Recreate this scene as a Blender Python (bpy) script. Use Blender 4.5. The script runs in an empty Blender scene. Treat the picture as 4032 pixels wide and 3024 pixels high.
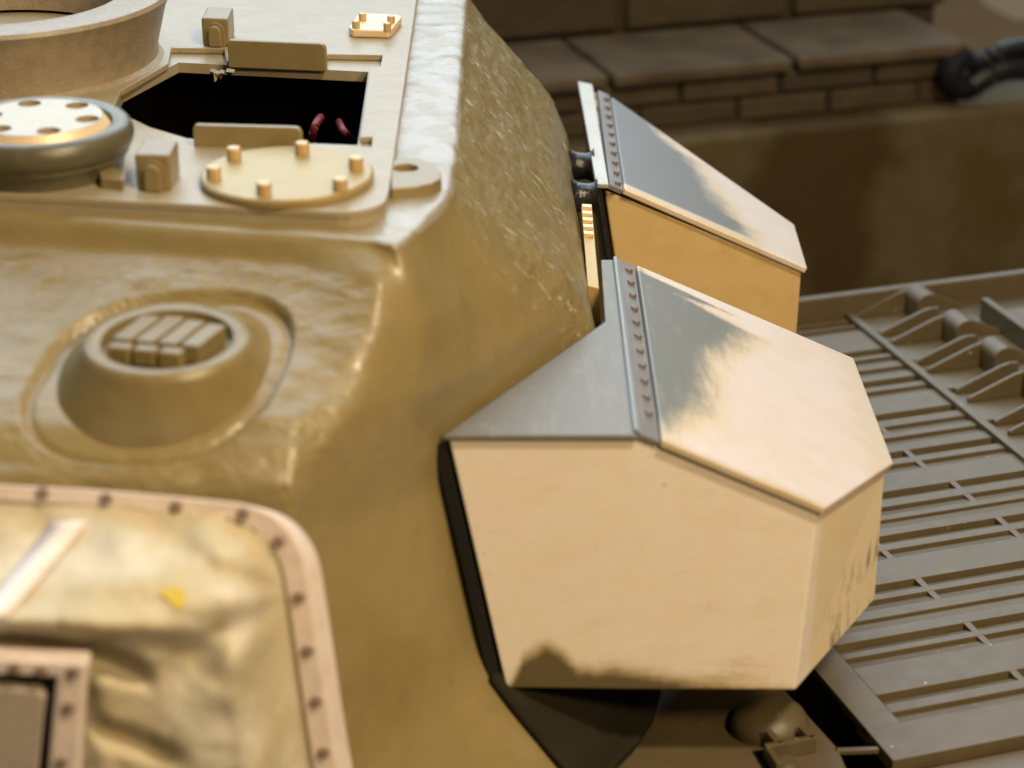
import bpy, bmesh, math, random
import numpy as np
from mathutils import Vector, Matrix, noise
from mathutils.geometry import tessellate_polygon
random.seed(7)
S = bpy.context.scene
R = math.radians
# ------------------------------------------------------------------ camera (1 unit = 1 cm)
CAM = np.array([0.0, -25.6, 8.6]); PITCH = R(24); F = 8600.0
cam = bpy.data.cameras.new("camera"); camo = bpy.data.objects.new("camera", cam)
S.collection.objects.link(camo); S.camera = camo
camo.location = CAM; camo.rotation_euler = (R(90) - PITCH, 0, 0)
cam.sensor_width = 36; cam.lens = 36 * F / 4032
cam.clip_start = 0.5; cam.clip_end = 500
cam.dof.use_dof = True; cam.dof.focus_distance = 32.5; cam.dof.aperture_fstop = 0.245
# ------------------------------------------------------------------ world, lamps, exposure
W = bpy.data.worlds.new("World"); S.world = W; W.use_nodes = True
bg = W.node_tree.nodes["Background"]; bg.inputs[0].default_value = (0.78, 0.80, 0.80, 1); bg.inputs[1].default_value = 0.10
S.view_settings.view_transform = 'Standard'; S.view_settings.look = 'None'
S.view_settings.exposure = 0; S.view_settings.gamma = 1
S.cycles.use_denoising = True; S.cycles.max_bounces = 6

def area(name, loc, target, sx, sy, power, col, spread=180):
    l = bpy.data.lights.new(name, 'AREA'); l.shape = 'RECTANGLE'; l.size = sx; l.size_y = sy
    l.energy = power; l.color = col; l.spread = R(spread)
    o = bpy.data.objects.new(name, l); S.collection.objects.link(o); o.location = loc
    o.rotation_euler = (Vector(target) - Vector(loc)).to_track_quat('-Z', 'Y').to_euler()
    return o
area("window_light", (-12, 54, 50), (0, 2, -3), 100, 92, 112000, (0.74, 0.88, 1.0))
area("desk_lamp", (20, -22, 43), (1, 0, -4), 5, 5, 24500, (1.0, 0.82, 0.57))
area("bench_lamp", (13, -24, 15), (1, 0, -4), 5, 4, 6300, (1.0, 0.72, 0.37))

# ------------------------------------------------------------------ photograph rays onto real planes
FW = np.array([0, math.cos(PITCH), -math.sin(PITCH)]); UP = np.array([0, math.sin(PITCH), math.cos(PITCH)])
def ray(u, v): return FW + np.array([1., 0, 0]) * (u - 2016) / F + UP * (1512 - v) / F
def Zp(u, v, z): r = ray(u, v); return CAM + r * (z - CAM[2]) / r[2]
def Yp(u, v, y): r = ray(u, v); return CAM + r * (y - CAM[1]) / r[1]
def PLp(u, v, n, q): r = ray(u, v); n = np.array(n, float); return CAM + r * (np.dot(n, np.array(q) - CAM) / np.dot(n, r))
def V3(p): return Vector((float(p[0]), float(p[1]), float(p[2])))

# ------------------------------------------------------------------ object helpers
def thing(name, loc, label, cat, group=None):
    o = bpy.data.objects.new(name, None); S.collection.objects.link(o); o.location = loc
    o.empty_display_size = 0.3
    o['label'] = label; o['category'] = cat
    if group: o['group'] = group
    return o
def worg(o):
    p = Vector((0, 0, 0))
    while o is not None: p = p + o.location; o = o.parent
    return p
def mesh_ob(name, V, Fc, mat, parent=None, loc=None, smooth=False, bevel=0, seg=2, label=None, bang=32):
    """V in world space; the part keeps its thing's origin unless loc (world) is given."""
    po = worg(parent)
    o_w = Vector(loc) if loc is not None else po
    me = bpy.data.meshes.new(name)
    me.from_pydata([(v[0] - o_w.x, v[1] - o_w.y, v[2] - o_w.z) for v in V], [], Fc)
    bm = bmesh.new(); bm.from_mesh(me); bmesh.ops.recalc_face_normals(bm, faces=bm.faces); bm.to_mesh(me); bm.free()
    if mat: me.materials.append(mat)
    o = bpy.data.objects.new(name, me); S.collection.objects.link(o)
    if parent: o.parent = parent
    o.location = o_w - po
    if smooth:
        for p in me.polygons: p.use_smooth = True
        if smooth != 'all': me.set_sharp_from_angle(angle=R(38))
    if bevel:
        m = o.modifiers.new("bevel", 'BEVEL'); m.width = bevel; m.segments = seg; m.limit_method = 'ANGLE'; m.angle_limit = R(bang)
    if label: o['label'] = label
    return o
def dup(o, loc_w):
    c = o.copy(); S.collection.objects.link(c); c.parent = o.parent
    c.location = Vector(loc_w) - worg(o.parent); return c
def prism(poly, vec):
    """closed prism: poly = list of 3-D points, extruded by vec"""
    n = len(poly); vec = np.array(vec, float)
    V = [np.array(p, float) for p in poly] + [np.array(p, float) + vec for p in poly]
    Fc = [list(range(n))[::-1], list(range(n, 2 * n))]
    for i in range(n): j = (i + 1) % n; Fc.append([i, j, n + j, n + i])
    return V, Fc
def loft(rings, cap0=True, cap1=True):
    n = len(rings[0]); V = [p for r in rings for p in r]; Fc = []
    for k in range(len(rings) - 1):
        for i in range(n):
            j = (i + 1) % n; Fc.append([k * n + i, k * n + j, (k + 1) * n + j, (k + 1) * n + i])
    if cap0: Fc.append(list(range(n))[::-1])
    if cap1: Fc.append([(len(rings) - 1) * n + i for i in range(n)])
    return V, Fc
def circle(c, r, n=48, ax=(0, 0, 1), ex=(1, 0, 0), ry=None, ph=0):
    ax = np.array(ax, float); ax /= np.linalg.norm(ax); ex = np.array(ex if abs(ax[0]) < .9 else (0, 1, 0), float); ex -= ax * ex.dot(ax); ex /= np.linalg.norm(ex)
    ey = np.cross(ax, ex); ry = ry or r
    return [np.array(c, float) + ex * r * math.cos(ph + 2 * math.pi * i / n) + ey * ry * math.sin(ph + 2 * math.pi * i / n) for i in range(n)]
def lathe(c, prof, n=48, ax=(0, 0, 1), cap0=True, cap1=True):
    """prof: list of (radius, height along ax)"""
    a = np.array(ax, float); a /= np.linalg.norm(a)
    return loft([circle(np.array(c, float) + a * h, r, n, ax) for r, h in prof], cap0, cap1)
def tube(pts, r, n=10):
    pts = [np.array(p, float) for p in pts]; rings = []
    for i, p in enumerate(pts):
        t = pts[min(i + 1, len(pts) - 1)] - pts[max(i - 1, 0)]
        e = np.array([0, 0, 1.0]) if abs(t[2]) < .8 * np.linalg.norm(t) else np.array([1.0, 0, 0])
        rings.append(circle(p, r, n, t, np.cross(t, e)))
    return loft(rings)
def join(*parts):
    V, Fc = [], []
    for v, f in parts:
        b = len(V); V += list(v); Fc += [[i + b for i in q] for q in f]
    return V, Fc
def sheet(outer, holes, z0, z1):
    """plate with holes between heights z0<z1; 2-D loops"""
    loops = [outer] + holes
    flat = [[Vector((p[0], p[1], 0)) for p in l] for l in loops]
    tri = tessellate_polygon(flat); pts = [p for l in loops for p in l]; n = len(pts)
    V = [(p[0], p[1], z1) for p in pts] + [(p[0], p[1], z0) for p in pts]
    Fc = [list(t) for t in tri] + [[i + n for i in t][::-1] for t in tri]
    b = 0
    for l in loops:
        m = len(l)
        for i in range(m): j = (i + 1) % m; Fc.append([b + i, b + j, n + b + j, n + b + i])
        b += m
    return V, Fc
def pxy(pts, z): return [Zp(u, v, z)[:2] for u, v in pts]
def catmull(pts, k=8):
    pts = [np.array(p, float) for p in pts]; out = []
    for i in range(len(pts) - 1):
        a, b, c, d = pts[max(i - 1, 0)], pts[i], pts[i + 1], pts[min(i + 2, len(pts) - 1)]
        for t in np.linspace(0, 1, k, endpoint=False):
            out.append(.5 * (2 * b + (c - a) * t + (2 * a - 5 * b + 4 * c - d) * t * t + (3 * b - a - 3 * c + d) * t ** 3))
    return out + [pts[-1]]

# ------------------------------------------------------------------ materials
class M:
    def __init__(s, name, base, rough=.5, metal=0., spec=.5):
        s.m = bpy.data.materials.new(name); s.m.use_nodes = True; s.t = s.m.node_tree; s.n = s.t.nodes
        s.b = s.n["Principled BSDF"]; s.col = None
        s.b.inputs["Base Color"].default_value = (*base, 1); s.b.inputs["Roughness"].default_value = rough
        s.b.inputs["Metallic"].default_value = metal; s.b.inputs["Specular IOR Level"].default_value = spec
        s.base = base; s.tc = s.n.new("ShaderNodeTexCoord").outputs["Object"]
    def L(s, a, b): s.t.links.new(a, b)
    def val(s, x):
        v = s.n.new("ShaderNodeValue"); v.outputs[0].default_value = x; return v.outputs[0]
    def map(s, scale=(1, 1, 1), rot=(0, 0, 0)):
        m = s.n.new("ShaderNodeMapping"); m.inputs["Scale"].default_value = scale; m.inputs["Rotation"].default_value = rot
        s.L(s.tc, m.inputs["Vector"]); return m.outputs[0]
    def maptex(s, rot, scale):
        m = s.n.new("ShaderNodeMapping"); m.vector_type = 'TEXTURE'; m.inputs["Scale"].default_value = scale; m.inputs["Rotation"].default_value = rot
        s.L(s.tc, m.inputs["Vector"]); return m.outputs[0]
    def noise(s, scale=5, detail=4, rough=.55, vec=None, dist=0):
        n = s.n.new("ShaderNodeTexNoise"); n.inputs["Scale"].default_value = scale; n.inputs["Detail"].default_value = detail
        n.inputs["Roughness"].default_value = rough; n.inputs["Distortion"].default_value = dist
        s.L(vec if vec else s.tc, n.inputs["Vector"]); return n.outputs["Fac"]
    def math(s, op, a, b=0., c=None, clamp=False):
        n = s.n.new("ShaderNodeMath"); n.operation = op; n.use_clamp = clamp
        for i, x in enumerate([a, b] + ([c] if c is not None else [])):
            if isinstance(x, (int, float)): n.inputs[i].default_value = x
            else: s.L(x, n.inputs[i])
        return n.outputs[0]
    def step(s, x, lo, hi):
        n = s.n.new("ShaderNodeMapRange"); n.interpolation_type = 'SMOOTHSTEP'
        s.L(x, n.inputs["Value"]); n.inputs["From Min"].default_value = lo; n.inputs["From Max"].default_value = hi
        return n.outputs["Result"]
    def xyz(s):
        n = s.n.new("ShaderNodeSeparateXYZ"); s.L(s.tc, n.inputs[0]); return n.outputs
    def curve(s, x, pts, lo, hi, vlo, vhi):
        """piecewise function of x given as (x, value)"""
        n = s.n.new("ShaderNodeFloatCurve"); c = n.mapping.curves[0]
        pts = sorted(pts); P = [((p - lo) / (hi - lo), (q - vlo) / (vhi - vlo)) for p, q in pts]
        while len(c.points) < len(P): c.points.new(.5, .5)
        for k, (p, q) in enumerate(P): c.points[k].location = (p, q); c.points[k].handle_type = 'VECTOR'
        n.mapping.update()
        a = s.math('DIVIDE', s.math('SUBTRACT', x, lo), hi - lo, clamp=True); s.L(a, n.inputs["Value"])
        return s.math('ADD', s.math('MULTIPLY', n.outputs[0], vhi - vlo), vlo)
    def mix(s, fac, col, also=None):
        """blend col over the present colour; also = dict of other inputs to blend"""
        n = s.n.new("ShaderNodeMix"); n.data_type = 'RGBA'
        if isinstance(fac, (int, float)): n.inputs[0].default_value = fac
        else: s.L(fac, n.inputs[0])
        if s.col: s.L(s.col, n.inputs[6])
        else: n.inputs[6].default_value = (*s.base, 1)
        n.inputs[7].default_value = (*col, 1); s.col = n.outputs[2]; s.L(s.col, s.b.inputs["Base Color"])
        return s
    def scal(s, inp, fac, lo, hi):
        v = s.math('ADD', s.math('MULTIPLY', fac, hi - lo), lo); s.L(v, s.b.inputs[inp]); return s
    def bump(s, h, dist=.02, strength=1.):
        n = s.n.new("ShaderNodeBump"); n.inputs["Distance"].default_value = dist
        if isinstance(strength, (int, float)): n.inputs["Strength"].default_value = strength
        else: s.L(strength, n.inputs["Strength"])
        s.L(h, n.inputs["Height"])
        prev = s.b.inputs["Normal"].links
        if prev: s.L(prev[0].from_socket, n.inputs["Normal"])
        s.L(n.outputs[0], s.b.inputs["Normal"]); return s
    def attr(s, name):
        n = s.n.new("ShaderNodeAttribute"); n.attribute_name = name; return n.outputs["Fac"]

def plain(name, base, rough=.5, metal=0., spec=.5, var=.12, sc=6, bump=.006, bs=60, vec=None):
    m = M(name, base, rough, metal, spec)
    m.mix(m.step(m.noise(sc, 5), .3, .75), tuple(c * (1 - var) for c in base))
    if bump: m.bump(m.noise(bs, 3), bump, .6)
    return m.m
KHAKI = (.222, .168, .066)
# resin casting: smooth and rough zones, putty by the roof
c_ = M("cast_resin", KHAKI, .36, 0, .5)
rgh = c_.attr("rough"); put = c_.attr("putty"); strk = c_.attr("streak")
n_big = c_.noise(1.6, 6, .6)
c_.mix(c_.step(n_big, .35, .8), (.245, .188, .082))
c_.mix(c_.math('MULTIPLY', c_.step(c_.noise(2.6, 7, .65), .52, .72), .35), (.17, .122, .048))
flk = c_.noise(1, 6, .7, c_.maptex((0, R(45), R(12)), (.42, .16, .2)), .5)
c_.mix(c_.math('MULTIPLY', c_.math('MULTIPLY', c_.step(flk, .585, .64), strk), .6), (.62, .58, .46))  # pale flank flecks: glossy highlights painted into the colour
pm = c_.step(c_.math('ADD', put, c_.math('MULTIPLY', c_.math('SUBTRACT', c_.noise(3.2, 6, .65), .5), .9)), .45, .55)
spot = c_.step(c_.noise(1.7, 5, .62), .46, .58)
pm2 = c_.math('MULTIPLY', pm, c_.math('SUBTRACT', 1., c_.math('MULTIPLY', spot, .9)))
c_.mix(c_.math('MULTIPLY', pm2, .62), (.31, .29, .25))
c_.scal("Roughness", c_.math('MULTIPLY', c_.noise(9, 4), 1.), .22, .5)
c_.bump(c_.noise(1.9, 6, .58, c_.map((.8, 1.7, 1.7), (0, 0, .12)), .5), .075, c_.math('MULTIPLY', rgh, .9))
c_.b.inputs['Coat Weight'].default_value = .25; c_.b.inputs['Coat Roughness'].default_value = .22; c_.b.inputs['Coat IOR'].default_value = 1.5
c_.bump(flk, .035, c_.math('MULTIPLY', strk, .9))
c_.bump(c_.noise(14, 5), .02, .35)
M_CAST = c_.m
r_ = M("roof_plastic", (.31, .25, .15), .40, 0, .5)
r_.mix(r_.step(r_.noise(2.2, 6, .6), .35, .75), (.34, .29, .20)); r_.bump(r_.noise(90, 3), .006, .5)
r_.scal("Roughness", r_.noise(5, 4), .22, .46)
M_ROOF = r_.m
M_KH = plain("khaki_plastic", (.24, .18, .08), .33, var=.15, sc=3)
M_VENT = plain("vent_olive", (.215, .162, .064), .28, var=.15, sc=3)
M_RING = plain("khaki_ring", (.30, .235, .15), .36, var=.2, sc=5, bump=.02, bs=30)
hm = M("hull_plastic", (.104, .079, .041), .47); hm.mix(hm.step(hm.noise(3, 5), .3, .75), (.092, .069, .034)); hm.mix(hm.math('MULTIPLY', hm.step(hm.noise(.7, 5, .6), .5, .7), .4), (.122, .094, .052))
hm.mix(hm.math('MULTIPLY', hm.step(hm.noise(7, 2, .5), .735, .76), .7), (.45, .40, .32)); hm.scal("Roughness", hm.noise(4, 4), .36, .56); hm.bump(hm.noise(60, 3), .006, .5); M_HULL = hm.m
M_BLACK = plain("black_paint", (.012, .012, .012), .28, bump=.03, bs=12)
M_VOID = plain("opening_shade_black", (.003, .003, .003), .9, spec=.05, bump=0)  # near-black colour stands in for the shade inside openings
M_RUB = plain("dark_rubber", (.105, .092, .05), .30, var=.2)
M_RED = plain("red_wire", (.16, .012, .018), .5)
M_GREY = plain("etched_steel", (.24, .24, .225), .45, .3, var=.15, sc=8)
def brass(name, stain=None, base=(.80, .61, .36), rough=.46, metal=.3):
    m = M(name, base, rough, metal, .5)
    m.mix(m.math('MULTIPLY', m.step(m.noise(1.3, 5, .6, m.map((1, 1, 1.8))), .38, .72), .68), (base[0] * .95, base[1] * .89, base[2] * .77))
    m.mix(m.math('MULTIPLY', m.step(m.noise(.55, 4, .55), .45, .7), .5), (base[0], base[1] * .93, base[2] * .98))
    m.mix(m.math('MULTIPLY', m.step(m.noise(2.6, 6, .7, m.map((1, 1, 3))), .52, .75), .30), (base[0] * .86, base[1] * .76, base[2] * .55))
    sp = m.step(m.noise(4.5, 4, .6), .68, .74); m.mix(m.math('MULTIPLY', sp, .4), (.40, .29, .13))
    scr = m.step(m.noise(1, 3, .5, m.map((26, 26, 1.2), (.4, .2, .3))), .68, .74); m.mix(m.math('MULTIPLY', scr, .22), (.5, .38, .2))
    brush = m.noise(6, 4, .6, m.map((1, 9, 1)))
    m.scal("Roughness", brush, rough - .1, rough + .12)
    m.bump(brush, .006, .5)
    if stain: stain(m)
    return m.m
M_BRASS = brass("brass")
M_BOLT = brass("brass_bolt", base=(.55, .40, .20), rough=.4)

# ------------------------------------------------------------------ setting
def flat(name, V, Fc, mat):
    o = mesh_ob(name, V, Fc, mat); o['kind'] = 'structure'; return o
tb = M("bench_top", (.12, .07, .03), .9, 0, .1); tb.mix(tb.step(tb.noise(.4, 6, .6, tb.map((1, 8, 1))), .3, .7), (.08, .045, .02)); tb.bump(tb.noise(3, 5, .6, tb.map((1, 10, 1))), .05)
V, Fc = prism([(-160, -90, -16.5), (160, -90, -16.5), (160, 110, -16.5), (-160, 110, -16.5)], (0, 0, 1.5))
flat("workbench", V, Fc, tb.m)
V, Fc = prism([(-160, 108, -14.9), (160, 108, -14.9), (160, 110, -14.9), (-160, 110, -14.9)], (0, 0, 40))
flat("room_wall", V, Fc, plain("dim_wall", (.10, .075, .045), .8))

# ------------------------------------------------------------------ turret
T = thing("tank_turret", (-2.5, 3, -6.6), "khaki resin model tank turret with an open roof hatch and rough cast walls", "model turret")
# --- casting: control net (rows from roof to foot, columns from the front-left round to the side)
def cold(p, d): return (p[0] + .85 * d, p[1] - .52 * d)
def col_px(rows): return [Zp(u, v, z) for u, v, z in rows]
cols = []
def front(x, vc, dx=0):
    top = Zp(x, vc - 70, -.18); crest = Zp(x, vc, -.20); r1 = Zp(x, vc + 36, -.28); r2 = Zp(x, vc + 130, -.54)
    r3 = Zp(x, vc + 330, -.88); r4 = Zp(x, 1640, -1.46); r5 = Zp(x, 1895, -1.95)
    w = np.array([r5[0], r5[1] - .12, -2.5]); return [top, crest, r1, r2, r3, r4, r5, w, w + np.array([0, -.25, -3.0]), w + np.array([0, -.45, -4.1])]
cols += [front(-900, 770), front(-400, 805), front(0, 835), front(400, 860), front(800, 890), front(1150, 915)]
# ridge column
def mk(crest_px, pts, foot_d, cr_z=-.20, inner=None):
    cr = Zp(*crest_px, cr_z); top = np.array([cr[0] - .55, cr[1] + .55, -.18]) if inner is None else np.array([*inner, -.18])
    P = [top, cr] + [Zp(u, v, z) for u, v, z in pts]; e = P[-1]
    w = np.array([*cold(e, -.05), e[2] - .6]); w2 = np.array([*cold(e, .36), -5.8]); w3 = np.array([*cold(e, foot_d), -7.25])
    return P + [w, w2, w3]
cols.append(mk((1440, 940), [(1450, 975, -.29), (1478, 1085, -.48), (1480, 1270, -.88), (1400, 1600, -1.54), (1195, 1900, -2.05)], .9, inner=(-2.3, -.7)))
cols.append(mk((1560, 965), [(1580, 1005, -.32), (1630, 1110, -.62), (1680, 1270, -1.08), (1660, 1560, -1.85), (1560, 1835, -2.62)], 1.1, inner=(-2.0, -.6)))
cols.append(mk((1690, 845), [(1730, 900, -.44), (1800, 1010, -.85), (1890, 1180, -1.4), (1960, 1400, -2.1), (1960, 1590, -2.74)], 1.7, inner=(-1.8, -.3)))
cols.append(mk((1760, 765), [(1810, 820, -.44), (1920, 940, -.9), (2060, 1090, -1.5), (2200, 1260, -2.2), (2270, 1370, -2.75)], 1.7, inner=(-1.7, .2)))
def side(y, xo=0., inner=-1.75):
    prof = [(inner, -.18), (-.78, -.20), (-.64, -.38), (-.28, -.80), (.22, -1.32), (.74, -1.90), (1.06, -2.55), (1.16, -3.2), (1.5, -5.7), (2.4, -7.25)]
    return [np.array([x + xo * min(1, max(0, k - 1) / 5), y + 0.0, z]) for k, (x, z) in enumerate(prof)]
cols += [side(1.3, .04), side(2.6), side(5, -.04), side(7.5, -.13), side(9.3, -.10), side(10.1, -.14), side(10.6, -.45), side(11.3, -1.7)]
G = np.array(cols)                      # (ncol, nrow, 3)
nc, nr = G.shape[:2]
def dens(G, nper):
    out = []
    for i in range(G.shape[0] - 1):
        for t in np.linspace(0, 1, nper[i], endpoint=False): out.append(G[i] * (1 - t) + G[i + 1] * t)
    out.append(G[-1]); return np.array(out)
cper = [8, 14, 26, 26, 26, 24, 22, 24, 22, 18, 16, 24, 26, 22, 16, 10, 6]
rper = [14, 8, 14, 18, 26, 24, 14, 24, 10]
D = dens(G, cper); D = dens(D.transpose(1, 0, 2), rper).transpose(1, 0, 2)
for it in range(14):
    E = D.copy(); E[1:-1] += .5 * (.5 * (D[:-2] + D[2:]) - D[1:-1]); D = E
    if it < 9:
        E = D.copy(); E[:, 1:-1] += .5 * (.5 * (D[:, :-2] + D[:, 2:]) - D[:, 1:-1]); D = E
NC, NR = D.shape[:2]
cidx = np.concatenate([[i + t for t in np.linspace(0, 1, cper[i], endpoint=False)] for i in range(nc - 1)] + [[nc - 1]])
ridx = np.concatenate([[i + t for t in np.linspace(0, 1, rper[i], endpoint=False)] for i in range(nr - 1)] + [[nr - 1]])
du = np.gradient(D, axis=0); dv = np.gradient(D, axis=1); N = np.cross(du, dv); N /= np.linalg.norm(N, axis=2, keepdims=True) + 1e-9
if N[NC // 3, NR // 2] @ np.array([0, -1, 1]) < 0: N = -N
def sm(x, a, b): t = np.clip((x - a) / (b - a), 0, 1); return t * t * (3 - 2 * t)
CI, RI = np.meshgrid(cidx, ridx, indexing='ij')
rough = np.where(CI < 6.4, 1, 0) * sm(RI, 2.6, 3.4) * (1 - sm(RI, 6, 6.8)) * (1 - sm(CI, 5.7, 6.3))
rough = np.maximum(rough, sm(CI, 8.4, 9.6) * sm(RI, 1.2, 1.8) * (1 - sm(RI, 6.3, 7))) * 1.0
rough = np.maximum(rough, .16)
streak = sm(CI, 8.2, 9.6) * sm(RI, 1.2, 2.) * (1 - sm(RI, 5.6, 6.6))
putty = sm(CI, 6.2, 6.9) * (1 - sm(RI, 1.15, 1.9))
putty = np.clip(putty, 0, 1)
VN = np.array([.02, -.29, .957]); VN /= np.linalg.norm(VN); VC = Zp(632, 1470, -1.22)
EX = np.array([1, 0, 0.]) - VN * VN[0]; EX /= np.linalg.norm(EX); EY = np.cross(VN, EX)
rel = D - VC; py_ = rel @ EY; px_ = rel @ EX - .22 * py_
rad = (np.abs(px_ / 1.43) ** 2.7 + np.abs(py_ / 1.44) ** 2.7) ** (1 / 2.7)
near = (rad < 1.25) & (np.abs(rel @ VN) < .9); Pn = D[near]; cen = Pn.mean(0)
VN = np.linalg.svd(Pn - cen, full_matrices=False)[2][2]; VN = VN if VN[2] > 0 else -VN
rc = ray(632, 1470); VC = CAM + rc * (VN @ (cen - CAM)) / (VN @ rc)
EX = np.array([1, 0, 0.]) - VN * VN[0]; EX /= np.linalg.norm(EX); EY = np.cross(VN, EX)
rel = D - VC; py_ = rel @ EY; px_ = rel @ EX - .22 * py_
rad = (np.abs(px_ / 1.40) ** 2.6 + np.abs(py_ / 1.30) ** 2.6) ** (1 / 2.6)
rough = rough * (1 - .55 * (1 - sm(rad, .95, 1.05)))
disp = np.zeros((NC, NR))
for i in range(NC):
    for j in range(NR):
        p = Vector(D[i, j]); r = rough[i, j]
        if streak[i, j] > .3: q = Vector((p.x * 5 + p.z * 2, p.y * 1.6, p.z * 4))
        else: q = Vector((p.x * 1.9, p.y * 2.8, p.z * 2.8))
        h = noise.fractal(q, 1.0, 2.1, 4) * (.03 if streak[i, j] < .3 else .018) * r + noise.noise(p * .7) * .03 * min(1, r + .3)
        if RI[i, j] < 1.6 and CI[i, j] > 6: h += .011 * noise.fractal(p * 3.3, 1, 2, 3)
        disp[i, j] = h
D = D + N * disp[..., None]
msk = (1 - sm(rad, .97, 1.01)) * (np.abs(rel @ VN) < 1)
D = D - VN * (.10 * msk)[..., None] - VN * (.05 * msk * sm(rad, .90, .97))[..., None]
V = D.reshape(-1, 3).tolist(); Fc = [[i * NR + j, (i + 1) * NR + j, (i + 1) * NR + j + 1, i * NR + j + 1] for i in range(NC - 1) for j in range(NR - 1)]
cast = mesh_ob("casting", V, Fc, M_CAST, T, smooth="all")
for nm, arr in (("rough", rough), ("putty", putty), ("streak", streak)):
    a = cast.data.attributes.new(nm, 'FLOAT', 'POINT'); a.data.foreach_set("value", arr.reshape(-1).astype(np.float32))
# --- roof plate: upper skin and lower skin round the hatch
outer = [(-10.2, .0), (-6.16, -.67), (-2.05, -1.31)]
for k in range(1, 8):
    a = R(-90 + k * 11.25); outer.append((-2.02 + .52 * math.cos(a), -.79 + .52 * math.sin(a)))
outer += [(-1.49, -.5), (-1.53, 8.8), (-1.55, 11.6), (-10.2, 11.6)]
hole_up = [(445, 430), (476, 357), (662, 250), (674, 188), (882, 191), (893, 240), (1284, 258), (1290, 213), (1506, 217), (1497, 262), (1455, 266), (1418, 540), (1466, 538), (1462, 578), (1413, 576), (740, 548), (590, 505), (470, 447)]
hole_lo = [(452, 430), (482, 362), (703, 246), (1450, 283), (1408, 572), (740, 546), (592, 502), (476, 446)]
V, Fc = sheet(outer, [pxy(hole_up, 0)], -.085, 0); mesh_ob("roof_plate", V, Fc, M_ROOF, T, bevel=.022, seg=2)
V, Fc = sheet([(p[0] * 1.0, p[1]) for p in outer], [pxy(hole_lo, -.09)], -.24, -.09); mesh_ob("roof_lip", V, Fc, M_ROOF, T)
# --- black box under the hatch: the turret's inner shade put into its colour
h = pxy([(380, 430), (420, 300), (690, 190), (1560, 230), (1520, 640), (560, 600)], -.3)
V, Fc = loft([[(*p, -.27) for p in h], [(*p, -3) for p in h]], False, True); mesh_ob("interior_shade_box", V, Fc, M_VOID, T)
# --- hatch flanges
def flange(p0, p1, hgt, th, lab=None):
    a = Zp(*p0, 0); b = Zp(*p1, 0); d = b - a; L = np.linalg.norm(d); d /= L; nrm = np.array([-d[1], d[0], 0]); c = min(.09, hgt * .4)
    prof = [(0, -.08), (0, hgt - c * .5), (c * .4, hgt)] + [(L - c + c * math.sin(R(q)), hgt - c + c * math.cos(R(q))) for q in (0, 30, 60, 90)] + [(L, -.08)]
    return prism([a + d * x + np.array([0, 0, z]) for x, z in prof], nrm * th)
V, Fc = flange((898, 246), (1284, 262), .33, .10); mesh_ob("hatch_flange", V, Fc, M_KH, T, bevel=.018)
V, Fc = flange((763, 578), (1190, 590), .29, .10); mesh_ob("hatch_flange", V, Fc, M_KH, T, bevel=.018)
# --- periscope blocks with an arched panel
def block(px, h_, lean, dep):
    a = Zp(*px[0], 0); b = Zp(*px[1], 0); bk = np.array([lean, dep, 0])
    q = [a, b, b + bk, a + bk]
    tp = [p + np.array([0, 0, h_]) for p in q]
    o = mesh_ob("sight_block", *loft([q, tp]), M_KH, T, bevel=.035, seg=3)
    w = (b - a); n = np.array([0, -1, 0]); ww = np.linalg.norm(w); w = w / ww
    base = a + w * ww * .5
    pr = [(-.36 * ww, 0)] + [(-.36 * ww * math.cos(R(t)), h_ * .52 + .36 * ww * math.sin(R(t))) for t in range(0, 181, 15)] + [(.36 * ww, 0)]
    mesh_ob("arched_frame", *prism([base + w * x + np.array([0, 0, z]) - n * .01 for x, z in pr], n * .04), M_KH, o, bevel=.012)
    pr = [(-.25 * ww, 0)] + [(-.25 * ww * math.cos(R(t)), h_ * .52 + .25 * ww * math.sin(R(t))) for t in range(0, 181, 15)] + [(.25 * ww, 0)]
    mesh_ob("arched_panel", *prism([base + w * x + np.array([0, 0, z]) + n * .02 for x, z in pr], n * .07), M_KH, o, bevel=.03)
block([(538, 748), (676, 752)], .45, .02, .62)
block([(798, 180), (903, 184)], .42, .0, .70)
# ragged cutting burrs left on the hatch edge
for k, (u, v, du_, dv_) in enumerate(((835, 288, 9, 14), (852, 294, 11, 30), (872, 292, 8, 22), (905, 288, 16, 12), (700, 205, 14, 8))):
    q = [Zp(u - du_, v - 6, -.05), Zp(u + du_, v - 2, -.05), Zp(u + du_ * .3, v + dv_ * .6, -.13), Zp(u - du_ * .6, v + dv_, -.16)]
    mesh_ob("plastic_burr", *prism(q, (.01, .06, .03)), M_KH, T)
# small nut-like lug by the near block
q = pxy([(398, 742), (488, 752), (498, 722), (455, 700), (392, 705)], 0)
mesh_ob("roof_lug", *loft([[(*p, -.02) for p in q], [(*p, .14) for p in q]]), M_KH, T, bevel=.02)
# lifting eye off the roof corner
eye = pxy([(1530, 628), (1650, 622), (1705, 640), (1738, 678), (1738, 700), (1700, 722), (1640, 734), (1540, 742)], -.05)
hol = [(p[0], p[1]) for p in circle((*Zp(1597, 660, -.05)[:2], 0), .155, 20, ry=.155)]
mesh_ob("lifting_eye", *sheet(eye, [hol], -.27, -.05), M_KH, T, bevel=.02)
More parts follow.
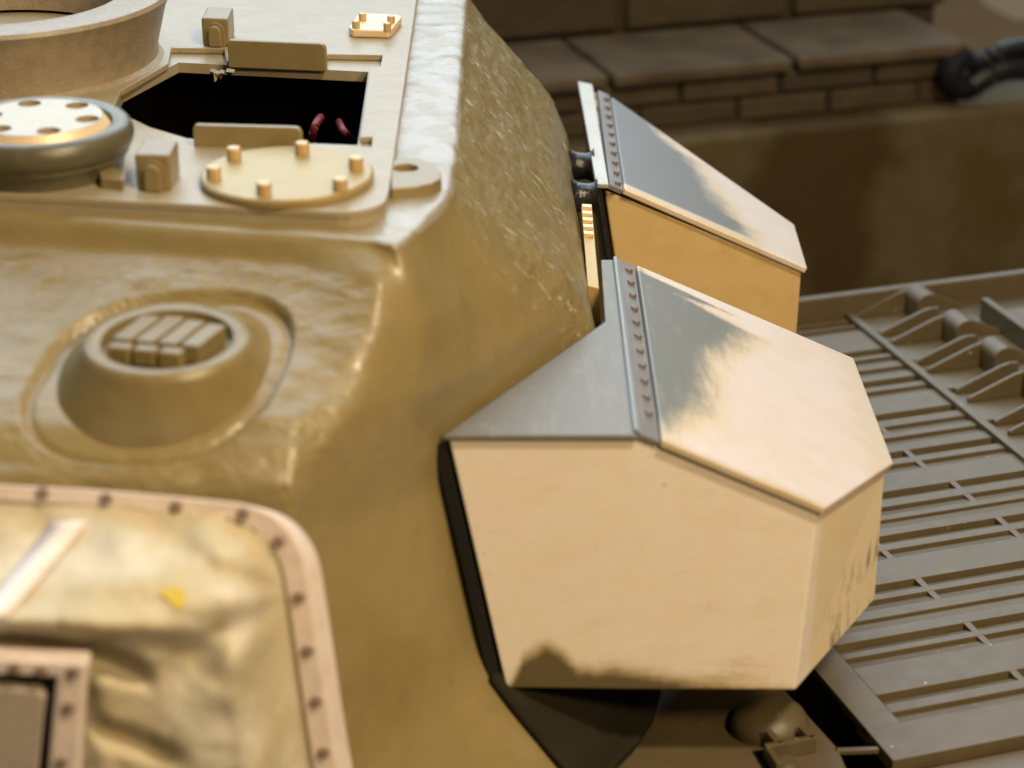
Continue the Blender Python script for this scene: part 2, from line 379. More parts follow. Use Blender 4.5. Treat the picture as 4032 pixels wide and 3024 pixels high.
# cupola ring (upper left)
cc = (-7.42, 5.32)
def ringloop(r, z, n=96): return circle((cc[0], cc[1], z), r, n)
V, Fc = loft([ringloop(2.36, -.02), ringloop(2.27, .06), ringloop(2.27, .2), ringloop(2.42, .78), ringloop(2.50, .93), ringloop(2.47, .99), ringloop(2.05, 1.0), ringloop(1.80, .97), ringloop(1.74, .85), ringloop(1.70, .3)], False, False)
mesh_ob("cupola_ring", V, Fc, M_RING, T, smooth=True)
V, Fc = loft([ringloop(1.74, .25), ringloop(1.0, .32), ringloop(.1, .34)], True, True); mesh_ob("cupola_floor", V, Fc, M_ROOF, T, smooth=True)
# ventilator on the front slope
vn = VN
ex = np.array([1, 0, 0.]); ex -= vn * ex.dot(vn); ex /= np.linalg.norm(ex); ey = np.cross(vn, ex)
def superel(c, rx, ry, n, e, dz=0, sk=0): 
    out = []
    for i in range(n):
        t = 2 * math.pi * i / n; ct, st = math.cos(t), math.sin(t)
        x = rx * abs(ct) ** (2 / e) * (1 if ct > 0 else -1); y = ry * abs(st) ** (2 / e) * (1 if st > 0 else -1)
        out.append(np.array(c) + ex * (x + sk * y) + ey * y + vn * dz)
    return out
topc = VC + np.array([.10, .0, .42]); up_ax = (.0, -.06, 1)
rings = [superel(VC, 1.24, 1.14, 96, 2.4, -.45, .17), superel(VC, 1.23, 1.13, 96, 2.4, -.125, .17), superel(VC, 1.17, 1.08, 96, 2.3, -.05, .14)]
def hor(r, dz): return circle(topc + np.array([0, 0, dz]), r, 96, up_ax)
rings += [hor(.97, -.08), hor(.93, -.01), hor(.89, .02), hor(.80, .02), hor(.74, .0), hor(.73, -.14)]
vd = mesh_ob("ventilator", *loft(rings, False, True), M_VENT, T, smooth=True)
# grille: three long louvres, blocks in front
dl = np.array([.32, .95, 0]); dl /= np.linalg.norm(dl); dr = np.array([.97, -.24, 0]); dr /= np.linalg.norm(dr)
gb = None
for k, off in enumerate((-.38, -.11, .16, .43)):
    L0, L1 = (-.34, .42 - .05 * abs(k - 1)); w = .11
    c0 = topc + dr * off + dl * L0; c1 = topc + dr * (off + .02) + dl * L1
    q = [c0 - dr * w, c0 + dr * w, c1 + dr * w, c1 - dr * w]
    mesh_ob("grille_bar", *prism([p + np.array([0, 0, -.12]) for p in q], (0, 0, .225)), M_VENT, vd, bevel=.02, seg=2)
for k, off in enumerate((-.32, -.02, .28)):
    c0 = topc + dr * (off) - dl * .44; q = [c0 - dr * .13 - dl * .1, c0 + dr * .13 - dl * .1, c0 + dr * .13 + dl * .07, c0 - dr * .13 + dl * .07]
    mesh_ob("grille_block", *prism([p + np.array([0, 0, -.12]) for p in q], (0, 0, .20)), M_VENT, vd, bevel=.03, seg=3)
# front bin's shade on the flank, painted as a near-black sheet
from mathutils.bvhtree import BVHTree
bvh = BVHTree.FromPolygons([tuple(p) for p in D.reshape(-1, 3)], [[i * NR + j, (i + 1) * NR + j, (i + 1) * NR + j + 1, i * NR + j + 1] for i in range(NC - 1) for j in range(NR - 1)])
def oncast(u, v, lift=.05):
    r = V3(ray(u, v)).normalized(); h = bvh.ray_cast(V3(CAM), r)
    if h[0] is None: return Zp(u, v, -7.2)
    return np.array(h[0] - r * lift)
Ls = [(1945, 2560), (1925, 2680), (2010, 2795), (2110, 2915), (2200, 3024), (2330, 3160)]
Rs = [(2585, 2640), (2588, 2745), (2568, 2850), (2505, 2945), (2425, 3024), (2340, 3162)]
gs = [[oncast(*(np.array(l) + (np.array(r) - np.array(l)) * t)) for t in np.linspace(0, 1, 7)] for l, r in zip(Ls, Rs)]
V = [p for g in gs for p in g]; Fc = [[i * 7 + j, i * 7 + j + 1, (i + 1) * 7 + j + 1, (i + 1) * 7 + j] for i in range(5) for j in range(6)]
sk = mesh_ob("flank_shadow", V, Fc, plain("flank_shadow_dark", (.018, .015, .008), .75, spec=.15), T, smooth="all")
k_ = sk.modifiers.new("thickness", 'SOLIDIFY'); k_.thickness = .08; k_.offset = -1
# etched brass strip on the side wall
m_es = brass("strip_brass", base=(.46, .33, .13), rough=.45)
es = mesh_ob("etched_strip", *loft([[(1.04, 5.4, -2.28), (1.20, 5.4, -2.30), (1.22, 5.4, -2.75), (1.06, 5.4, -2.75)], [(1.06, 2.9, -2.58), (1.22, 2.9, -2.62), (1.25, 2.9, -3.15), (1.08, 2.9, -3.15)]]), m_es, T, bevel=.01)
for k in range(5):
    y = 5.38 - k * .22; z = -2.29 - (5.38 - y) * .12
    mesh_ob("strip_tooth", *prism([(1.05, y, z), (1.19, y, z - .01), (1.19, y - .09, z - .02), (1.05, y - .09, z - .01)], (0, 0, .05)), M_BRASS, es)

# ------------------------------------------------------------------ bolted brass covers on the roof
def bolt_mesh(r, h): return lathe((0, 0, 0), [(r, 0), (r, h * .86), (r * .86, h)], 10)
def bolts(parent, pts, r, h, mat=None, name="bolt", axis=None):
    first = None
    for p in pts:
        if first is None:
            V, Fc = bolt_mesh(r, h) if axis is None else lathe((0, 0, 0), [(r, 0), (r, h * .8), (r * .7, h)], 10, axis)
            V = [np.array(v) + np.array(p) for v in V]; first = mesh_ob(name, V, Fc, mat or M_BOLT, parent, loc=p)
        else: dup(first, p)
BC = Zp(1131, 697, .05)
C1 = thing("round_cover", (BC[0], BC[1], 0), "round brass cover plate with six small bolts beside the open hatch", "cover plate")
mesh_ob("cover_disc", *lathe((BC[0], BC[1], 0), [(1.05, .004), (1.06, .03), (1.06, .09), (1.03, .115)], 72), brass("cover_brass", base=(.36, .265, .105), rough=.4), C1, bevel=.0)
bolts(C1, [Zp(u, v, .115) for u, v in ((1040, 765), (842, 702), (922, 625), (1190, 605), (1402, 664), (1340, 748))], .092, .15)
q = [Zp(u, v, .02) for u, v in ((1374, 132), (1388, 143), (1530, 147), (1546, 138), (1582, 92), (1570, 84), (1420, 76), (1408, 82))]
C2 = thing("small_cover", (-2.1, 7.2, 0), "small square brass plate with four bolts near the far roof edge", "cover plate")
mesh_ob("cover_plate", *prism([(p[0], p[1], .004) for p in q], (0, 0, .12)), M_BRASS, C2, bevel=.025)
bolts(C2, [Zp(u, v, .124) for u, v in ((1402, 110), (1525, 118), (1428, 80), (1540, 90))], .06, .11)
# brass cap in a rubber ring
KC = np.array([-5.84, .36, 0])
C3 = thing("capped_socket", (KC[0], KC[1], 0), "white-topped brass cap with drilled holes inside a rounded olive ring", "sight cap")
prof = [(1.00, .0), (1.02, .14), (1.08, .22)] + [(1.00 + .15 * math.sin(R(t)), .42 - .19 * math.cos(R(t))) for t in range(30, 200, 15)] + [(.90, .58), (.88, .42)]
mesh_ob("rubber_ring", *lathe(KC, prof, 72, cap0=False, cap1=False), M_RUB, C3, smooth=True)
hl = []
top = [(KC[0] + .78 * math.cos(2 * math.pi * i / 64), KC[1] + .78 * math.sin(2 * math.pi * i / 64)) for i in range(64)]
holes = []
for k in range(6):
    a = R(60 * k - 8); c = (KC[0] + .62 * math.cos(a), KC[1] + .62 * math.sin(a)); holes.append([(p[0], p[1]) for p in circle((*c, 0), .148, 16)])
capo = mesh_ob("cap_disc", *sheet(top, holes, .53, .65), brass("cap_brass", base=(.40, .34, .24), rough=.3), C3)
mesh_ob("cap_rim", *loft([circle((KC[0], KC[1], .42), .87, 64), circle((KC[0], KC[1], .52), .87, 64), circle((KC[0], KC[1], .645), .785, 64), circle((KC[0], KC[1], .52), .76, 64)], True, False), M_BRASS, C3)
mesh_ob("cap_floor", *lathe((KC[0], KC[1], .45), [(.77, 0), (.77, .06)], 48), M_BOLT, C3)
# red wires in the hatch
w1 = thing("red_wire", tuple(Zp(1230, 560, -1.1)), "red wire standing upright inside the dark hatch", "wire", "wires inside the hatch")
mesh_ob("wire_sheath", *tube(catmull([Zp(1222, 600, -1.2), Zp(1228, 545, -.75), Zp(1243, 490, -.5), Zp(1262, 462, -.6)]), .058), M_RED, w1, smooth=True)
w2 = thing("red_wire", tuple(Zp(1380, 560, -1.1)), "red wire leaning left, nearest the hatch's right edge", "wire", "wires inside the hatch")
mesh_ob("wire_sheath", *tube(catmull([Zp(1420, 590, -1.2), Zp(1390, 555, -.8), Zp(1352, 515, -.6), Zp(1335, 480, -.7)]), .055), M_RED, w2, smooth=True)

# ------------------------------------------------------------------ brass stowage bins
LN = np.array([.455, 0, 1.]); LN /= np.linalg.norm(LN); LQ = (1.5, 0, -2.6)
def lz(x): return -2.6 - .455 * (x - 1.5)
GREYM = (.19, .19, .17)
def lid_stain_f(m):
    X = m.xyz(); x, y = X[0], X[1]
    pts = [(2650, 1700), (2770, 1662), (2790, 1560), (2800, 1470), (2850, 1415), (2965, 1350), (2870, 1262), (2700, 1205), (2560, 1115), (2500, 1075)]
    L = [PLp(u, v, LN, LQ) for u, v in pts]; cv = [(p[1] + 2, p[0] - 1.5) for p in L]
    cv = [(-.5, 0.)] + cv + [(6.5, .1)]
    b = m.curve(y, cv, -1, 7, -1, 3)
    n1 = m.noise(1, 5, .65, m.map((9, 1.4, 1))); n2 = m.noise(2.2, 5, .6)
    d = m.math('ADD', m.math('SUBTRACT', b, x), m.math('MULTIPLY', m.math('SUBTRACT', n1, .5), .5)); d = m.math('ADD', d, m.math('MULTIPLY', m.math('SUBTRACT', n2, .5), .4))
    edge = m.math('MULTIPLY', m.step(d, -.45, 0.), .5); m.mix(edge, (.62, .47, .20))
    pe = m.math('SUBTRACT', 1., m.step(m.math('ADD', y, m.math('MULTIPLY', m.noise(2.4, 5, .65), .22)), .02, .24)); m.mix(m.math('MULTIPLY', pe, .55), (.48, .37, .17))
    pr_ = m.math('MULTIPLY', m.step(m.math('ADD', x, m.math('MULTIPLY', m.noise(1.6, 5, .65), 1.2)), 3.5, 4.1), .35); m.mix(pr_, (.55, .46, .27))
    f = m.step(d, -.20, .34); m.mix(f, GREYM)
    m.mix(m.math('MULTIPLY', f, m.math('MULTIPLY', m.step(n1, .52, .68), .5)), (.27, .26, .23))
def lid_stain_r(m):
    X = m.xyz(); x, y = X[0], X[1]
    pts = [(2960, 930), (2895, 890), (2800, 775), (2730, 655), (2640, 600)]
    cv = [(PLp(u, v, LN, LQ)[1] - 7.2, PLp(u, v, LN, LQ)[0] - 1.5) for u, v in pts]
    cv = [(-.5, 2.2)] + cv + [(6, .9)]
    b = m.curve(y, cv, -1, 7, -1, 4)
    n1 = m.noise(1, 5, .6, m.map((2.5, 1.2, 1), (0, 0, .5)))
    d = m.math('ADD', m.math('SUBTRACT', b, x), m.math('MULTIPLY', m.math('SUBTRACT', n1, .5), .7))
    m.mix(m.math('MULTIPLY', m.step(d, -.5, 0.), .5), (.60, .46, .22))
    f = m.step(d, -.20, .34); fr = m.step(y, .17, .30); f = m.math('MULTIPLY', f, fr); m.mix(f, (.20, .205, .20))
def front_stain_tint(m):
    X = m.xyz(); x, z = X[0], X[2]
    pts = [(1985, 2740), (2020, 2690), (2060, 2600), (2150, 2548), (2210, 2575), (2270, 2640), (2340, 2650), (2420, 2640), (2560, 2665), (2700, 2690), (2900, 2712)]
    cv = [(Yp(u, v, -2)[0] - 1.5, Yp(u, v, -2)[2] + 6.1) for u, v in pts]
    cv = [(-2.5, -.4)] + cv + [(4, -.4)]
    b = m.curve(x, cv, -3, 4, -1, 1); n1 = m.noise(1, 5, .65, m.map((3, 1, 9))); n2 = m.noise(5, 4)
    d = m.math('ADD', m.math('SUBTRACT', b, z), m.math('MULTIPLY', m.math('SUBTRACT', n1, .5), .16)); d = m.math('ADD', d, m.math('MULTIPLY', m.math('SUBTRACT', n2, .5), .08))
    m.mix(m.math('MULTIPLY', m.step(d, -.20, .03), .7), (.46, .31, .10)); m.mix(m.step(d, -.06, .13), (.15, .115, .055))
    b2 = m.curve(x, [(-3, -.5), (.3, -.3), (.9, .42), (1.5, .5), (1.72, .38), (1.85, -.4), (4, -.5)], -3, 4, -1, 1)
    d2 = m.math('SUBTRACT', b2, z); k = m.math('MULTIPLY', m.step(d2, 0, .2), m.step(m.noise(1, 5, .6, m.map((1.6, 1, 6))), .36, .66)); k = m.math('MULTIPLY', k, m.step(z, .05, .16))
    m.mix(m.math('MULTIPLY', k, .6), (.50, .33, .11))
    m.mix(m.math('MULTIPLY', m.step(x, 2.27, 2.33), .55), (.84, .66, .36))  # whole chamfer face tinted more golden than the front
    # smear on the chamfered corner
    e = m.math('MULTIPLY', m.step(x, 2.45, 2.6), m.step(m.math('SUBTRACT', 1.15, z), 0, .5)); e = m.math('MULTIPLY', e, m.step(m.noise(1, 4, .6, m.map((5, 5, 1.3), (.6, 0, 0))), .5, .66))
    m.mix(m.math('MULTIPLY', e, .75), (.24, .18, .08))
def rear_stain_shade(m):
    X = m.xyz(); n = m.noise(2.2, 7, .65); m.mix(m.math('MULTIPLY', m.step(n, .45, .7), .45), (.60, .38, .14))
    e = m.math('MULTIPLY', m.step(X[2], 3.2, 3.36), m.math('SUBTRACT', 1., m.step(X[0], .3, .9))); m.mix(m.math('MULTIPLY', e, m.step(m.noise(4, 4), .4, .6)), (.1, .07, .03))  # mottled stain above; here gap shadow under the flange end is painted dark
BASE = dict(rough=.46)
def ring_normal_offset(poly, t): return [np.array(p) + LN * t for p in poly]
def make_bin(origin, label, body_top, body_bot, lid_poly, strip_x, strip_y, top_poly, lidmat, bodymat, topmat, stripmat, rivet_y, lip, backing):
    o = thing("stowage_bin", origin, label, "stowage bin")
    mesh_ob("bin_body", *loft([body_bot, body_top]), bodymat, o, bevel=.035, seg=3)
    mesh_ob("bin_lid", *prism(ring_normal_offset([(x, y, lz(x)) for x, y in lid_poly], .002), LN * .105), lidmat, o, bevel=.022, seg=2)
    y0, y1 = strip_y
    sp = [(strip_x[0], y0, lz(strip_x[0])), (strip_x[1], y0, lz(strip_x[1])), (strip_x[1], y1, lz(strip_x[1])), (strip_x[0], y1, lz(strip_x[0]))]
    h = mesh_ob("hinge_strip", *prism(ring_normal_offset(sp, -.03), LN * .085), stripmat, o, bevel=.01)
    f = None; xm = (strip_x[0] + strip_x[1]) / 2 + .02
    for y in rivet_y:
        p = np.array([xm, y, lz(xm)]) + LN * .053
        if f is None:
            V, Fc = lathe((0, 0, 0), [(.055, 0), (.055, .04), (.04, .058)], 8, LN); f = mesh_ob("rivet", [np.array(v) + p for v in V], Fc, stripmat, h, loc=p)
        else: dup(f, p)
    mesh_ob("top_flange", *prism([(x, y, -2.6 - .03) for x, y in top_poly], (0, 0, .075)), topmat, o, bevel=.016)
    if lip: mesh_ob("flange_lip", *prism([(strip_x[0] - .045, y0, -2.56), (strip_x[0] + .015, y0, -2.56), (strip_x[0] + .015, y1, -2.56), (strip_x[0] - .045, y1, -2.56)], (0, 0, .06)), M_GREY, o, bevel=.015)
    if backing: backing(o)
    return o
gm = M("tinned_brass", (.175, .168, .148), .55, .2); gm.mix(gm.math('MULTIPLY', gm.step(gm.noise(1, 5, .6, gm.map((10, 1.3, 1))), .45, .7), .55), (.22, .21, .19)); gm.bump(gm.noise(5, 4, .6, gm.map((9, 1, 1))), .006, .5)
gm.mix(gm.math('MULTIPLY', gm.step(gm.noise(2, 4), .6, .75), .4), (.34, .27, .15))
M_TIN = gm.m
hs = M("hinge_grey", (.20, .18, .17), .45, .4); hs.mix(hs.step(hs.noise(1, 4, .6, hs.map((8, 1, 1))), .4, .7), (.25, .23, .21)); M_HINGE = hs.m
# front bin
A = (-.79, -2.0); zc = Yp(3445, 2365, .35)[2]
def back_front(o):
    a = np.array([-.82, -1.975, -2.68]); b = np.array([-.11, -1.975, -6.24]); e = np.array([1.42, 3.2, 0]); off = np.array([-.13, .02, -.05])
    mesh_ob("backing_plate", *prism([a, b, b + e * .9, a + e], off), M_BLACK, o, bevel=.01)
bt = [(-.77, -1.97, -2.62), (1.5, -1.97, -2.64), (3.72, -1.97, lz(3.72)), (4.93, .36, lz(4.93)), (4.91, 3.75, lz(4.91)), (1.5, 3.75, -2.64), (1.30, 3.75, -2.62), (1.27, 1.5, -2.62)]
bb = [(-.08, -1.97, -6.13), (1.5, -1.97, -6.15), (3.58, -1.97, -6.16), (4.93, .36, zc), (4.91, 3.75, zc), (1.7, 3.75, -6.1), (1.62, 3.75, -6.1), (1.7, 1.1, -6.1)]
make_bin((1.5, -2, -6.1), "brass stowage bin in front, its sloping lid half grey and half polished", bt, bb,
    [(1.76, -2.05), (3.76, -2.05), (5.0, .35), (4.97, 3.82), (1.76, 3.82)], (1.5, 1.75), (-2.0, 3.86),
    [(-.82, -2.04), (1.5, -2.04), (1.5, 3.86), (1.28, 3.86), (1.25, 1.52)],
    brass("lid_brass", lid_stain_f, base=(.72, .62, .55), rough=.42), brass("bin_brass", front_stain_tint, base=(.95, .87, .77)), M_TIN, M_HINGE,
    [3.55 - .487 * k for k in range(11)], True, back_front)
# rear bin
def back_rear(o):
    pl = [np.array(p) for p in ((1.40, 7.32, -2.66), (1.28, 12.9, -2.64), (1.75, 12.9, -6.1), (1.98, 7.32, -6.1))]
    mesh_ob("backing_plate", *prism(pl, (-.07, 0, -.02)), M_BLACK, o, bevel=.01)
    for (y, z) in ((8.8, -2.66), (7.25, -2.66)):
        mesh_ob("standoff", *lathe((.95, y, z - .12), [(.30, 0), (.24, .10), (.22, .26), (.24, .34), (.30, .40)], 16, (1, 0, 0)), M_BLACK, o, smooth=True)
bt = [(1.46, 7.26, -2.68), (1.6, 7.26, -2.70), (4.66, 7.26, lz(4.66)), (4.68, 9.25, lz(4.68)), (1.5, 12.6, -2.66), (1.32, 12.9, -2.66)]
bb = [(2.02, 7.26, -6.1), (2.1, 7.26, -6.1), (4.62, 7.26, -6.1), (4.64, 9.25, -6.1), (2.0, 12.6, -6.1), (1.9, 12.9, -6.1)]
make_bin((1.5, 7.2, -6.1), "brass stowage bin behind, with a grey lid and black mounting plate", bt, bb,
    [(1.74, 7.18), (4.70, 7.18), (4.74, 9.28), (1.74, 12.25)], (1.53, 1.74), (7.24, 12.5),
    [(1.33, 7.24), (1.53, 7.22), (1.46, 12.85), (1.20, 13.05)],
    brass("rear_lid_brass", lid_stain_r, base=(.72, .63, .57), rough=.4), brass("rear_brass", rear_stain_shade, base=(.68, .48, .21), rough=.5), brass("flange_brass", base=(.44, .42, .37), rough=.4), M_HINGE,
    [12.05 - .515 * k for k in range(10)], False, back_rear)

# ------------------------------------------------------------------ gun mantlet cover (lower left)
MC = thing("mantlet_cover", (-5, -4.6, -6.0), "crumpled cream canvas gun cover held by a pink riveted frame", "canvas cover")
fy = -5.3
def fpx(u, v, y=fy): return Yp(u, v, y)
m_fr = plain("frame_metal", (.84, .72, .66), .42, .15, var=.14, sc=4)
outerp = [(-500, 1885), (0, 1908), (400, 1930), (760, 1962), (960, 1985), (1075, 2030), (1150, 2105), (1195, 2200), (1222, 2350), (1262, 2600), (1300, 2850), (1345, 3100), (1380, 3300)]
innerp = [(-500, 1950), (0, 1975), (400, 1998), (740, 2032), (920, 2055), (1010, 2100), (1070, 2165), (1108, 2245), (1132, 2370), (1168, 2600), (1205, 2850), (1245, 3100), (1280, 3300)]
oc = catmull(outerp, 6); ic = catmull(innerp, 6)
fr = [fpx(*p) for p in oc]; fi = [fpx(*p) for p in ic]; n = len(fr)
V = []; Fc = []
for a_, b_ in zip(fr, fi): V += [a_, b_, b_ + np.array([0, .06, 0]), a_ + np.array([.13, .42, -.26])]
for i in range(n - 1):
    for k in range(4): Fc.append([i * 4 + k, i * 4 + (k + 1) % 4, (i + 1) * 4 + (k + 1) % 4, (i + 1) * 4 + k])
fro = mesh_ob("clamp_frame", V, Fc, m_fr, MC, bevel=.03, seg=2)
m_rv = plain("rivet_dark", (.30, .215, .18), .45, .3)
bolts(fro, [fpx(u, v, fy - .005) for u, v in ((-90, 1940), (170, 1968), (420, 1985), (695, 2000), (958, 2022), (1082, 2100), (1180, 2160), (1243, 2418), (1268, 2680), (1290, 2930))][0:0] or [fpx(u, v, fy - .005) for u, v in ((-90, 1918), (170, 1940), (420, 1962), (695, 1994), (958, 2022), (1098, 2130), (1178, 2350), (1212, 2560), (1245, 2760), (1275, 2960))], .068, .035, m_rv, "rivet", (0, -1, .15))
# canvas: a crumpled sheet bulging towards the gun
cv_ = M("canvas", (.47, .41, .28), .9, 0, .1)
cv_.mix(cv_.step(cv_.noise(.9, 4), .42, .62), (.57, .53, .43)); cv_.mix(cv_.math('MULTIPLY', cv_.step(cv_.noise(1.6, 5, .6), .55, .72), .6), (.50, .40, .30))
cv_.mix(cv_.math('MULTIPLY', cv_.step(cv_.noise(.8, 3), .62, .72), .5), (.42, .40, .33)); cv_.bump(cv_.noise(5, 5), .02, .4)
us = np.linspace(-420, 1262, 96); vs = np.linspace(1925, 3250, 84)
def bulge(u, v):
    t = (v - 1950) / 500.0
    e_r = sm((1120 + (v - 2200) * .10) - u, 0, 260)
    top = sm(t, 0, .95) * (1.05 + .3 * sm(900 - u, 0, 700)) * e_r
    q = Vector((u / 300, v / 260, 1.7))
    wr = noise.noise(q) * .14 + noise.noise(q * 2.1) * .06 + abs(noise.noise(q * 3.3)) * .03
    # radiating folds at the right-hand corner
    ang = math.atan2(v - 2330, 1180 - u); wr += .09 * math.sin(ang * 9 + 1.2 * noise.noise(q)) * sm(u, 520, 900)
    d = top + wr * sm(t, 0.03, .3) * e_r
    yr = 2455 + 60 * math.sin(u / 330) - .00018 * max(0, u - 420) ** 2 * -1
    fold = math.exp(-((v - (2545 + .00035 * max(0, u) ** 2)) / 48) ** 2) * (1 - sm(u, 480, 640)); d -= .36 * fold
    fold2 = math.exp(-((v - (2800 + .35 * u - 60)) / 45) ** 2) * sm(u, 330, 420) * (1 - sm(u, 520, 800)); d -= .2 * fold2
    ridge = math.exp(-((v - (2440 + .05 * u)) / 60) ** 2) * (1 - sm(u, 620, 900)); d += .22 * ridge
    if v > 2600 and u < 420: d -= .2 * sm(v, 2600, 2680) * (1 - sm(u, 300, 430))
    return d
V = []; 
for v in vs:
    for u in us:
        edge = max(0, (u - (1110 + max(0, v - 2200) * .16)) / 100)
        V.append(fpx(u, v, fy + .05 - max(-.1, float(bulge(u, v)))))
nu = len(us); Fc = [[i * nu + j, i * nu + j + 1, (i + 1) * nu + j + 1, (i + 1) * nu + j] for i in range(len(vs) - 1) for j in range(nu - 1)]
keep = []
import bisect
def inside(u, v):
    # only within the clamp frame
    pts = ic
    if u < 900: return v > np.interp(u, [p[0] for p in pts[:26]], [p[1] for p in pts[:26]]) - 30
    return u < np.interp(v, [p[1] for p in pts], [p[0] for p in pts]) + 22 
for f in Fc:
    c = [(us[k % nu], vs[k // nu]) for k in f]
    if all(inside(*p) for p in c): keep.append(f)
cvo = mesh_ob("canvas", V, keep, cv_.m, MC, smooth="all")
sd = cvo.modifiers.new("cloth thickness", 'SOLIDIFY'); sd.thickness = .05; sd.offset = -1
m_st = plain("white_webbing", (.74, .68, .66), .6, var=.05)
# webbing strap lying over the cloth
sp = []
for t in np.linspace(0, 1, 14):
    for du_ in (-62, 62):
        u = 255 - 330 * t + du_ * 1.0 + 20; v = 2050 + 400 * t; sp.append(fpx(u, v, fy + .05 - float(bulge(u, v)) - .11))
Fs = [[2 * i, 2 * i + 1, 2 * i + 3, 2 * i + 2] for i in range(13)]
so = mesh_ob("strap", sp, Fs, m_st, MC, smooth=True); k_ = so.modifiers.new("th", 'SOLIDIFY'); k_.thickness = .07
# yellow paint fleck on the cloth
yf = [fpx(u, v, fy + .05 - float(bulge(u, v)) - .02) for u, v in ((622, 2335), (690, 2310), (735, 2330), (722, 2385), (690, 2400), (668, 2368))]
mesh_ob("yellow_tag", *prism(yf, (0, .012, 0)), plain("yellow_fleck", (.58, .44, .06), .8), MC)
# sight aperture frame at the lower left
gy = -7.0
SF = thing("sight_frame", tuple(Yp(120, 3000, gy)), "pale riveted frame around a grey plate set into the canvas cover", "sight frame")
fo = [(-420, 2570), (0, 2598), (345, 2612), (330, 2750), (300, 3200), (-420, 3200)]
fin = [(-420, 2640), (0, 2660), (222, 2668), (208, 2790), (172, 3200), (-420, 3200)]
V = []; Fc = []
for a_, b_ in zip(fo, fin): V += [fpx(*a_, gy), fpx(*b_, gy), fpx(*b_, gy) + np.array([0, .25, 0]), fpx(*a_, gy) + np.array([0, .25, 0])]
for i in range(4):
    for k in range(4): Fc.append([i * 4 + k, i * 4 + (k + 1) % 4, (i + 1) * 4 + (k + 1) % 4, (i + 1) * 4 + k])
sfo = mesh_ob("aperture_frame", V, Fc, m_fr, SF, bevel=.04)
bolts(sfo, [fpx(u, v, gy - .005) for u, v in ((60, 2630), (165, 2640), (290, 2645), (272, 2785), (245, 3000))], .065, .035, m_rv, "rivet", (0, -1, .15))
mesh_ob("dark_recess", *prism([fpx(u, v, gy + .22) for u, v in ((-430, 2600), (235, 2640), (215, 2790), (180, 3210), (-430, 3210))], (0, .1, 0)), M_BLACK, SF)
mesh_ob("face_plate", *prism([fpx(u, v, gy + .02) for u, v in ((-420, 2690), (0, 2712), (150, 2722), (178, 2750), (165, 2850), (130, 3200), (-420, 3200))], (0, .15, 0)), plain("plate_grey", (.40, .34, .29), .4), SF, bevel=.03)

# ------------------------------------------------------------------ hull
DZ = -7.3; HO = np.array([4.2, .37]); TH = R(18); E1 = np.array([math.cos(TH), math.sin(TH)]); E2 = np.array([-math.sin(TH), math.cos(TH)])
def H(a, b, z=0.): p = HO + E1 * a + E2 * b; return np.array([p[0], p[1], DZ + z])
def toH(u, v, z=0.): p = Zp(u, v, DZ + z)[:2] - HO; return p.dot(E1), p.dot(E2)
def Hbox(a0, a1, b0, b1, z0, z1): return loft([[H(a0, b0, z0), H(a1, b0, z0), H(a1, b1, z0), H(a0, b1, z0)], [H(a0, b0, z1), H(a1, b0, z1), H(a1, b1, z1), H(a0, b1, z1)]])
HU = thing("tank_hull", (5, 3, -12), "grey-tan plastic hull deck with long louvre slots beneath the turret", "model hull")
a_gap = 0.0; a_strip = toH(3660, 1520)[0]
steps = [(3173, 1282, 1), (3173, 1309, 0), (3417, 1378, 1), (3417, 1414, 0), (3417, 1457, 0), (3539, 1486, 1), (3539, 1528, 0), (3620, 1610, 1), (3620, 1661, 0), (3620, 1707, 0), (3742, 1746, 1), (3783, 1789, 0),
    (3757, 1894, 1), (3866, 1936, 0), (3757, 2004, 2), (3757, 2065, 1), (3757, 2123, 0), (3757, 2252, 1), (3757, 2310, 0), (3757, 2382, 2), (3757, 2459, 1), (3757, 2520, 0), (3588, 2712, 1), (3588, 2791, 0), (3588, 2981, 3)]
SB = [(toH(u, v)[1], k) for u, v, k in steps]
dep = {1: .115, 0: .07, 2: .05, 3: .15}
a_in = toH(3448, 2737)[0]
bR = np.mean([toH(3300, 1168, .45)[1], toH(3900, 1088, .45)[1]])
pb, pd = bR, .1
for b, k in SB:
    w = pb - b; rp = min(.26, w * .85); right = a_strip if b > 5.2 else 9.5
    prof = [(pb, -pd), (pb - rp, 0), (b, 0), (b, -.22), (pb, -.22)]
    L0 = a_in if k != 3 else a_gap
    mesh_ob("deck_slat", *prism([H(L0, bb_, z) for bb_, z in prof], np.append(E1 * (right - L0), 0)), M_HULL, HU, bevel=.012, seg=2)
    pb, pd = b, dep[k]
bl = SB[-2][0]; bf = SB[-1][0]
mesh_ob("border_strip", *Hbox(a_gap, a_in + .004, bl - .29, bR, -.12, .003), M_HULL, HU, bevel=.012)
mesh_ob("under_plate", *Hbox(a_gap + .7, 11, -7, bR, -.6, -.235), M_HULL, HU)
# bridges across the slots
for (p0, p1, b0, b1) in ((3588, 1790, 10, 12), (3790, 1930, 12, 14), (3980, 2080, 15, 17), (3478, 2165, 15, 17), (3650, 2312, 17, 19), (3855, 2497, 20, 22), (3466, 1680, 7, 9), (4040, 2690, 22, 24)):
    a = toH(p0, p1)[0]
    mesh_ob("slot_bridge", *Hbox(a - .055, a + .055, SB[b1][0] + .03 if b1 < len(SB) else SB[b1 - 1][0], SB[b0][0] + .02, -.2, -.004), M_HULL, HU, bevel=.008)
# near lower plate in front of the step
mesh_ob("lower_plate", *Hbox(-.35, 11, -6, bf - .06, -.3, -.17), M_HULL, HU, bevel=.015)
